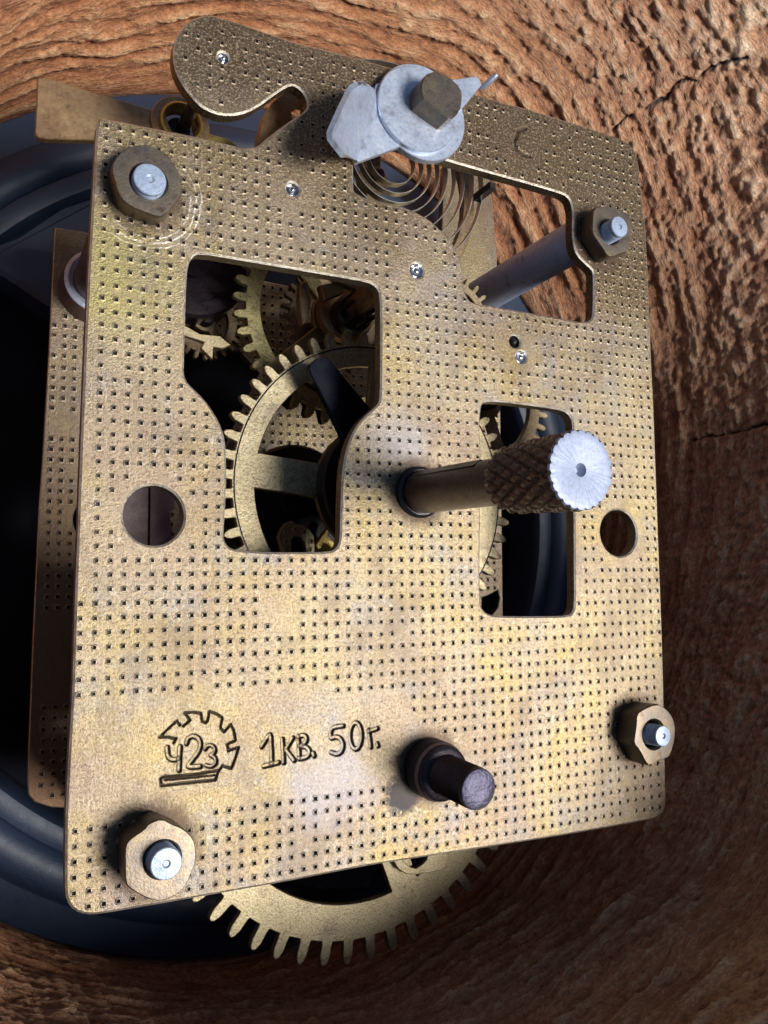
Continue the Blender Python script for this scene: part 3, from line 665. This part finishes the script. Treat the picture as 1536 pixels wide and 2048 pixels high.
# regulator lever ------------------------------------------------------------------
def disc(cpx, z0, z1, r):
    c = at(*cpx, z1); b = bmesh.new(); lathe(b, [(r, z0), (r, z1 - .008), (r - .008, z1)], (c[0], c[1], 0), 72); return b
zl = .075
b = disc((845, 224), .004, zl, .455); reg = link('regulator_lever', b, m_zinc, mv, 'blue-white zinc regulator lever with a turned-up tab, over the spring', smooth=R_(35))
b = disc((836, 218), zl + .002, zl + .045, .40); link('washer', b, m_zinc, reg, smooth=R_(35))
b = bmesh.new(); prism(b, ccw(P2([(893, 161), (952, 152), (958, 156), (964, 169), (925, 217), (880, 230), (850, 180)], zl + .03)), zl - .01, zl + .03, .006); link('pointer', b, m_zinc, reg)
b = bmesh.new(); lathe(b, [(.02, 0), (.028, .02), (.028, .17), (.018, .19)], Vector(at(962, 178, .06)), 12, Vector(at(984, 158, .16)) - Vector(at(962, 178, .06))); link('index_pin', b, m_zinc, reg, smooth=R_(40))
b = bmesh.new(); prism(b, ccw(P2([(752, 168), (800, 150), (850, 200), (850, 280), (801, 293), (716, 324), (712, 318)], zl + .0005)), .02, zl + .0005, .004); link('arm', b, m_zinc, reg)
# turned-up tab: lies on a slanting plane hinged on the fold line
def slab(bm, outer3, thick):
    c = sum(outer3, Vector()) / len(outer3); n_ = (outer3[1] - outer3[0]).cross(outer3[2] - outer3[0]).normalized()
    if n_.z < 0: n_ = -n_
    a = [bm.verts.new(p) for p in outer3]; d = [bm.verts.new(p - n_ * thick) for p in outer3]; n = len(a)
    for i in range(n): bm.faces.new((a[i], a[(i + 1) % n], d[(i + 1) % n], d[i]))
    bm.faces.new(a); bm.faces.new(list(reversed(d)))
fold = [(712, 321), (737, 268), (756, 228), (758, 200), (752, 180)]; far = [(690, 308), (661, 272), (683, 222), (703, 180), (730, 165)]
vs_ = [0, .28, .58, .85, 1.0]; nu, nv = 9, 17; grid = []
def lerp_path(path, v):
    k_ = max(i for i in range(len(vs_)) if vs_[i] <= v + 1e-9); k_ = min(k_, len(vs_) - 2); t = (v - vs_[k_]) / (vs_[k_ + 1] - vs_[k_]); a, d = path[k_], path[k_ + 1]
    return (a[0] + (d[0] - a[0]) * t, a[1] + (d[1] - a[1]) * t)
for iv in range(nv):
    row = []
    for iu in range(nu):
        v = iv / (nv - 1); u_ = iu / (nu - 1); a, d = lerp_path(fold, v), lerp_path(far, v)
        hgt = zl + .50 * u_ ** 1.25 - .10 * (2 * v - 1) ** 2 * u_
        row.append(Vector(at(a[0] + (d[0] - a[0]) * u_, a[1] + (d[1] - a[1]) * u_, hgt)))
    grid.append(row)
b = bmesh.new(); topv = [[b.verts.new(p) for p in r] for r in grid]; th_ = .045
def gn(i, j_):
    i0, i1 = max(i - 1, 0), min(i + 1, nv - 1); j0, j1 = max(j_ - 1, 0), min(j_ + 1, nu - 1)
    n_ = (grid[i1][j_] - grid[i0][j_]).cross(grid[i][j1] - grid[i][j0]).normalized(); return n_ if n_.z > 0 else -n_
botv = [[b.verts.new(grid[i][j_] - gn(i, j_) * th_) for j_ in range(nu)] for i in range(nv)]
for i in range(nv - 1):
    for j_ in range(nu - 1):
        b.faces.new((topv[i][j_], topv[i + 1][j_], topv[i + 1][j_ + 1], topv[i][j_ + 1])); b.faces.new((botv[i][j_], botv[i][j_ + 1], botv[i + 1][j_ + 1], botv[i + 1][j_]))
ring_ij = [(0, j_) for j_ in range(nu)] + [(i, nu - 1) for i in range(1, nv)] + [(nv - 1, j_) for j_ in range(nu - 2, -1, -1)] + [(i, 0) for i in range(nv - 2, 0, -1)]
for (a, d) in zip(ring_ij, ring_ij[1:] + ring_ij[:1]): b.faces.new((topv[a[0]][a[1]], topv[d[0]][d[1]], botv[d[0]][d[1]], botv[a[0]][a[1]]))
bmesh.ops.recalc_face_normals(b, faces=b.faces[:]); link('tab', b, m_zinc, reg, smooth=R_(40))
top = [(842, 170), (846, 156), (855, 147), (870, 142), (890, 148), (905, 158), (917, 169), (924, 181), (925, 196), (922, 216), (915, 228), (906, 236), (898, 236), (876, 221), (846, 198), (842, 185)]
b = bmesh.new(); zt = .33; poly = ccw(P2(top, zt)); prism(b, poly, .1, zt, .012); link('screw', b, m_nut, reg, 'brass screw stub with two filed flats', smooth=R_(25))

# hairspring -----------------------------------------------------------------------
hz = -.36; hc = at(789, 317, hz); b = bmesh.new(); prev = None; turns = 10.2; N = 900
def spr(t):  # t in turns
    return .05 + .092 * t + .0022 * max(0, t - 5) ** 2
for i in range(N + 1):
    t = turns * i / N; r = spr(t); a = -2 * math.pi * t - R_(60); p = (hc[0] + r * math.cos(a), hc[1] + r * math.sin(a)); q = (hc[0] + (r + .0075) * math.cos(a), hc[1] + (r + .0075) * math.sin(a))
    dz = -.002 * t
    if t < 1.5: continue
    cur = [b.verts.new((p[0], p[1], hz + dz)), b.verts.new((q[0], q[1], hz + dz)), b.verts.new((q[0], q[1], hz - .075 + dz)), b.verts.new((p[0], p[1], hz - .075 + dz))]
    if prev:
        for k in range(4): b.faces.new((prev[k], prev[(k + 1) % 4], cur[(k + 1) % 4], cur[k]))
    prev = cur
hs = link('hairspring', b, m_spring, mv, 'coiled steel hairspring under the regulator lever')
b = bmesh.new(); c = at(789, 317, -.4); lathe(b, [(.05, -1.6), (.05, -.7), (.03, -.68)], (c[0], c[1], 0), 24); link('balance_staff', b, m_arbor, hs, smooth=R_(40))
b = bmesh.new(); c = Vector(at(977, 378, -.2)); prism(b, [(c.x - .035, c.y - .035), (c.x + .035, c.y - .035), (c.x + .035, c.y + .035), (c.x - .035, c.y + .035)], -.42, -.12, .006); link('stud', b, m_black, hs)
# balance wheel under it
bz = -.85; c = at(789, 317, -.4)
bo = circle(c[0], c[1], 1.19, 96); bw = spoke_windows((c[0], c[1]), 1.06, .16, 2, 90, .16, 30)
bal = link('balance_wheel', sheet('balance_wheel', bo, bw, bz, .09, .006), m_gear_dull, mv, 'pale balance wheel rim under the hairspring')

# hammer lever with its eye and arbor, upper left
hzv = -1.0
lv = P2([(75, 155), (92, 154), (165, 177), (225, 195), (300, 218), (330, 230), (350, 275), (320, 290), (190, 280), (95, 278), (76, 275), (70, 268), (73, 215)], hzv)
b = bmesh.new(); prism(b, round_poly(ccw(lv), .03, 3), hzv - .07, hzv, .008); lev = link('hammer_lever', b, m_lever, mv, 'flared copper-toned lever reaching out at the upper left')
ec = at(360, 252, hzv); b = bmesh.new()
eo = circle(ec[0], ec[1], .27, 40); eh = [circle(ec[0], ec[1], .15, 32)]
link('eye', sheet('eye', eo, eh, hzv + .03, .12, .008), m_lever, lev)
b = bmesh.new(); lathe(b, [(.185, hzv + .03), (.195, hzv + .075), (.175, hzv + .09), (.155, hzv + .07), (.145, hzv - .02)], (ec[0], ec[1], 0), 40, cap=False); link('eye_rim', b, m_eye, lev, smooth=R_(50))
b = bmesh.new(); lathe(b, [(.11, hzv - .5), (.11, hzv - .06), (.05, hzv - .05)], (ec[0], ec[1], 0), 32); link('bush', b, m_arbor, lev, smooth=R_(40))
b = bmesh.new(); prism(b, ccw(P2([(385, 240), (402, 245), (418, 268), (455, 278), (480, 296), (470, 312), (400, 300)], hzv)), hzv - .08, hzv + .01, .008); link('tail', b, m_eye, lev)
b = bmesh.new(); pc = at(447, 115, 0); lathe(b, [(.058, hzv - .4), (.058, -.3), (.045, -.13)], (ec[0] + .03, ec[1] - .0, 0), 20, Vector((pc[0] - ec[0] - .03, pc[1] - ec[1], 0 - hzv)).normalized() if False else None)
link('arbor', b, m_arbor, lev, smooth=R_(40))
# curved brass hook in the gap below the cock
b = bmesh.new(); prism(b, ccw(P2([(512, 310), (515, 285), (520, 258), (528, 228), (545, 203), (568, 185), (592, 176), (612, 190), (614, 212), (600, 208), (590, 214), (583, 224), (586, 236), (592, 252), (560, 300)], -.45)), -.55, -.45, .008); link('hook', b, m_lever, mv, 'curved brass hook in the gap under the rounded arm')

# ------------------------------------------------------------------ plastic bezel
bc = (2.40, -1.33)
k = Nd('blue_black_plastic'); nb = k.noise(1.1, 4, .6); nf = k.noise(60, 3, .6); ns = k.noise(9, 4, .6, vec=k.map(scale=(1, 1, 4)))
colp = k.mix(k.ramp(nb, [(.35, 0.0), (.65, 1.0)]), (.013, .029, .066), (.020, .038, .078)); colp = k.mix(k.ramp(nf, [(.62, 0.0), (.72, .35)]), colp, (.10, .12, .16))
k.set(colp, k.math('ADD', k.math('MULTIPLY', ns, .25), .40), 0.0, .8); k.bump(k.math('ADD', nf, k.math('MULTIPLY', ns, 2.0)), .3, .006); m_plastic = k.m
bez = thing('bezel_housing', 'round blue-black plastic dial housing lying under the brass movement', 'clock dial', (bc[0], bc[1], -3.9))
b = bmesh.new()
lathe(b, [(5.02, -3.75), (5.02, -3.22), (4.99, -3.20), (4.68, -3.18), (4.66, -3.17), (4.62, -3.08), (4.52, -3.00), (4.40, -2.98), (4.30, -3.00), (4.23, -3.07), (4.215, -3.10), (4.20, -3.07), (4.10, -3.03), (4.0, -3.06), (3.95, -3.14), (3.93, -3.75)], (bc[0], bc[1], 0), 220, cap=False)
link('rim', b, m_plastic, bez, smooth=R_(40))
k = Nd('dial_back'); k.set(k.mix(k.ramp(k.noise(1.5, 4, .6), [(.4, 0.0), (.6, 1.0)]), (.003, .004, .007), (.006, .007, .013)), .75, 0.0, .15); m_dialback = k.m
b = bmesh.new(); lathe(b, [(3.94, -3.80), (3.94, -3.70), (3.90, -3.68)], (bc[0], bc[1], 0), 160); link('dial_back', b, m_dialback, bez)
# moulded lug near the upper left and one below
b = bmesh.new(); prism(b, round_poly(ccw(P2([(-60, 500), (30, 470), (120, 410), (230, 375), (260, 480), (230, 640), (100, 612), (60, 585), (0, 545), (-60, 540)], -3.15)), .06, 3), -3.7, -3.15, .05); link('lug', b, m_plastic, bez)
b = bmesh.new(); prism(b, round_poly(ccw(P2([(500, 1650), (748, 1650), (752, 1760), (745, 1786), (640, 1792), (560, 1770)], -2.75)), .12, 5), -3.6, -2.75, .07); link('lug', b, m_plastic, bez)

# ------------------------------------------------------------------ hollow wooden case
def vnoise(x, y, seed=0):
    xi = np.floor(x).astype(np.int64); yi = np.floor(y).astype(np.int64); xf = x - xi; yf = y - yi
    u = xf * xf * (3 - 2 * xf); v = yf * yf * (3 - 2 * yf)
    def h(a, b_):
        n = (a * 374761393 + b_ * 668265263 + seed * 1442695041) & 0xffffffff; n = ((n ^ (n >> 13)) * 1274126177) & 0xffffffff
        return ((n ^ (n >> 16)) & 0xffff) / 65535.0
    return (h(xi, yi) * (1 - u) + h(xi + 1, yi) * u) * (1 - v) + (h(xi, yi + 1) * (1 - u) + h(xi + 1, yi + 1) * u) * v
def fbm(x, y, o=4, seed=0, g=.5):
    s = 0; a = 1; t = 0
    for i in range(o): s = s + a * vnoise(x * 2 ** i, y * 2 ** i, seed + i * 17); t += a; a *= g
    return s / t
NT, NZ = 1500, 300
th = np.linspace(-math.pi, math.pi, NT)[None, :]; hv = np.linspace(0, 1, NZ)[:, None]
zmax = 1.2 + 1.25 * np.clip(np.cos(th + R_(20)), 0, 1) ** .6 + 1.1 * np.clip(np.cos(th - R_(45)), 0, 1)
lip = np.clip((hv - .93) / .07, 0, 1)
zz = -3.9 + np.minimum(hv / .93, 1) * (zmax + 3.9)
def flare(t):
    c_ = np.cos(t - R_(62)); return   .05 + .95 * np.clip(c_, 0, 1) ** 1.9 - .13 * np.clip(np.cos(t + R_(98)), 0, 1) ** 3
zrel = np.clip(zz + 3.2, 0, None)
rho = 5.06 + flare(th) * zrel + .012 * zrel ** 2 * np.clip(np.cos(th - R_(50)), 0, 1)
s_ = th * 5.2 + 0 * zz; h_ = zz + 0 * th
warp = (fbm(s_ * .35, h_ * .5, 3, 5) - .5) * 1.1
hh = h_ + warp * .8
fine = fbm(s_ * 1.0, hh * 9, 3, 11)                     # long ridges running round the bore
lines = np.sin(hh * 30 + fbm(s_ * .8, hh * 2, 3, 21) * 7) * .5 + .5
rough_ = fbm(s_ * 4.0, hh * 6.5, 5, 31, .6)            # torn, blobby fibre
upper = np.clip((h_ + 2.3) / 1.6, 0, 1); right = np.clip(np.cos(th - R_(40)), 0, 1) + 0 * h_
torn = np.clip(upper * (.38 + .9 * right), 0, 1)
def ridge(x, y, o, seed, g=.5): return 1 - np.abs(2 * fbm(x, y, o, seed, g) - 1)
r1 = .8 + (fbm(s_ * 1.6, hh * 13, 4, 81, .6) - .5) * 1.5 ; l1 = 1 - ridge(s_ * 4.2 + warp * .5, hh * 7.5, 4, 71, .6); l2 = 1 - ridge(s_ * 8 + warp, hh * 13, 3, 91, .6); l3 = fbm(s_ * 22, hh * 30, 2, 95)
disp = (r1 - .8) * (.12 - .03 * torn) + (lines - .5) * .045 * (1 - torn) ** 2 + (l1 - .22) * (.03 + .11 * torn) + (l2 - .22) * (.045 + .075 * torn) + (l3 - .5) * (.02 + .03 * torn) + (fbm(s_ * .6, h_ * .7, 3, 41) - .5) * .2
# cracks: traced on the wall
def wall_hit(px, py):
    d = RC.T @ np.array([(px - 768) / FP, (py - 1024) / FP, 1.0]); lo = .1
    ts = np.linspace(3, 25, 2500); p = CC[None] + ts[:, None] * d[None]; t_ = np.arctan2(p[:, 1] - bc[1], p[:, 0] - bc[0]); zr = np.clip(p[:, 2] + 3.2, 0, None)
    r_ = 5.06 + flare(t_) * zr + .012 * zr ** 2 * np.clip(np.cos(t_ - R_(50)), 0, 1); i = np.argmax(np.hypot(p[:, 0] - bc[0], p[:, 1] - bc[1]) > r_)
    return (t_[i] * 5.2, p[i, 2])
crack = np.zeros_like(disp)
for line, wdt in (([(1288, 213), (1312, 204), (1335, 190), (1360, 172), (1385, 162), (1398, 145), (1420, 132), (1445, 120), (1470, 118), (1495, 112)], .017), ([(1228, 262), (1245, 246), (1262, 240)], .015),
                  ([(1375, 880), (1400, 876), (1440, 868), (1475, 866), (1510, 855), (1560, 846)], .014), ([(1000, 1900), (1120, 1850), (1180, 1800), (1260, 1760)], .012)):
    pl = np.array([wall_hit(*p) for p in line]); pl = pl + 0.0
    m = (s_ > pl[:, 0].min() - .3) & (s_ < pl[:, 0].max() + .3) & (h_ > pl[:, 1].min() - .3) & (h_ < pl[:, 1].max() + .3)
    q = np.c_[s_[m], h_[m]]; q = q + np.c_[fbm(q[:, 0] * 6, q[:, 1] * 6, 3, 3) - .5, fbm(q[:, 0] * 6, q[:, 1] * 6, 3, 4) - .5] * .12
    d = dist_poly(q, pl, closed=False); crack[m] = np.maximum(crack[m], np.exp(-(d / wdt) ** 2))
r_all = rho - disp * .75 * np.clip(zrel * 3 + .12, 0, 1) + crack * .09 + lip * 1.6
X = bc[0] + r_all * np.cos(th); Y = bc[1] + r_all * np.sin(th); Z = zz + 0 * th + disp * .15 - lip ** 2 * .3
co = np.stack([X, Y, Z], 2).reshape(-1, 3)
idx = np.arange(NT * NZ).reshape(NZ, NT); fq = np.stack([idx[:-1, :-1], idx[1:, :-1], idx[1:, 1:], idx[:-1, 1:]], 2).reshape(-1, 4)
wd = thing('wooden_case', 'hollowed reddish-brown wooden clock case with rough torn grain around the movement', 'clock case', (bc[0], bc[1], -4.0))
me = bpy.data.meshes.new('hollow_wall'); me.vertices.add(len(co)); me.vertices.foreach_set('co', (co - np.array([bc[0], bc[1], -4.0])).ravel().astype(np.float32))
me.loops.add(fq.size); me.loops.foreach_set('vertex_index', fq.ravel().astype(np.int32)); me.polygons.add(len(fq)); me.polygons.foreach_set('loop_start', (np.arange(len(fq)) * 4).astype(np.int32))
me.update(calc_edges=True)
uv = me.uv_layers.new(name='grain'); uvv = np.stack([s_, hh + lip * 1.6], 2).reshape(-1, 2)[fq.ravel()]; uv.data.foreach_set('uv', uvv.ravel().astype(np.float32))
ca = me.attributes.new('height', 'FLOAT', 'POINT'); ca.data.foreach_set('value', np.clip(.5 + (disp - (fbm(s_ * .6, h_ * .7, 3, 41) - .5) * .2) * 4.2, 0, 1).ravel().astype(np.float32))
ct_ = me.attributes.new('torn', 'FLOAT', 'POINT'); ct_.data.foreach_set('value', torn.ravel().astype(np.float32))
cb_ = me.attributes.new('crack', 'FLOAT', 'POINT'); cb_.data.foreach_set('value', crack.ravel().astype(np.float32))
me.shade_smooth()
k = Nd('torn_wood'); uvn = k.n('ShaderNodeUVMap', uv_map='grain'); u = uvn.outputs[0]
g1 = k.noise(3.0, 5, .65, vec=k.map(scale=(.9, 7, 1), src=u), dist=.6); g2_ = k.noise(9.0, 4, .7, vec=k.map(scale=(1.0, 3.2, 1), src=u), dist=.4); g3 = k.noise(.55, 4, .6, vec=k.map(src=u), dist=.5)
hA = k.n('ShaderNodeAttribute', attribute_name='height').outputs['Fac']; cA_ = k.n('ShaderNodeAttribute', attribute_name='crack').outputs['Fac']
g4 = k.noise(22.0, 5, .8, vec=k.map(scale=(.8, 2.0, 1), src=u), dist=.3)
tA = k.n('ShaderNodeAttribute', attribute_name='torn').outputs['Fac']
g5 = k.noise(5.0, 6, .75, vec=k.map(scale=(1.0, 1.7, 1), src=u), dist=.25)
mixn = k.math('ADD', k.math('MULTIPLY', g1, .30), k.math('MULTIPLY', g5, .30)); mixn = k.math('ADD', mixn, k.math('MULTIPLY', hA, .40))
colw = k.ramp(mixn, [(.28, (.10, .030, .015)), (.41, (.34, .13, .055)), (.52, (.54, .25, .115)), (.66, (.80, .52, .29))])
colt = k.ramp(mixn, [(.28, (.13, .050, .028)), (.38, (.46, .19, .09)), (.51, (.70, .38, .21)), (.65, (.92, .68, .46))])
colw = k.mix(tA, colw, colt)
colw = k.mix(k.ramp(g2_, [(.30, .5), (.44, 0.0)]), colw, (.09, .028, .015))
colw = k.mix(k.ramp(g3, [(.40, .0), (.70, .30)]), colw, (.26, .085, .035))
colw = k.mix(1.0, colw, k.ramp(g4, [(.34, .55), (.5, 1.0), (.64, 1.35)]), 'MULTIPLY')
colw = k.mix(k.ramp(cA_, [(.35, 0.0), (.7, .9)]), colw, (.012, .006, .004))
k.set(colw, k.ramp(g4, [(.35, .60), (.6, .34)]), 0.0, .5)
k.bump(k.math('ADD', k.math('ADD', k.math('MULTIPLY', g1, 1.0), k.math('MULTIPLY', g2_, .6)), k.math('ADD', k.math('MULTIPLY', g4, .6), k.math('MULTIPLY', g5, .9))), .9, .06)
me.materials.append(k.m)
ho = bpy.data.objects.new('hollow_wall', me); col_main.objects.link(ho); ho.parent = wd
b = bmesh.new(); lathe(b, [(5.6, -4.0), (5.6, -3.82)], (bc[0], bc[1], 0), 96); link('floor', b, k.m, wd)
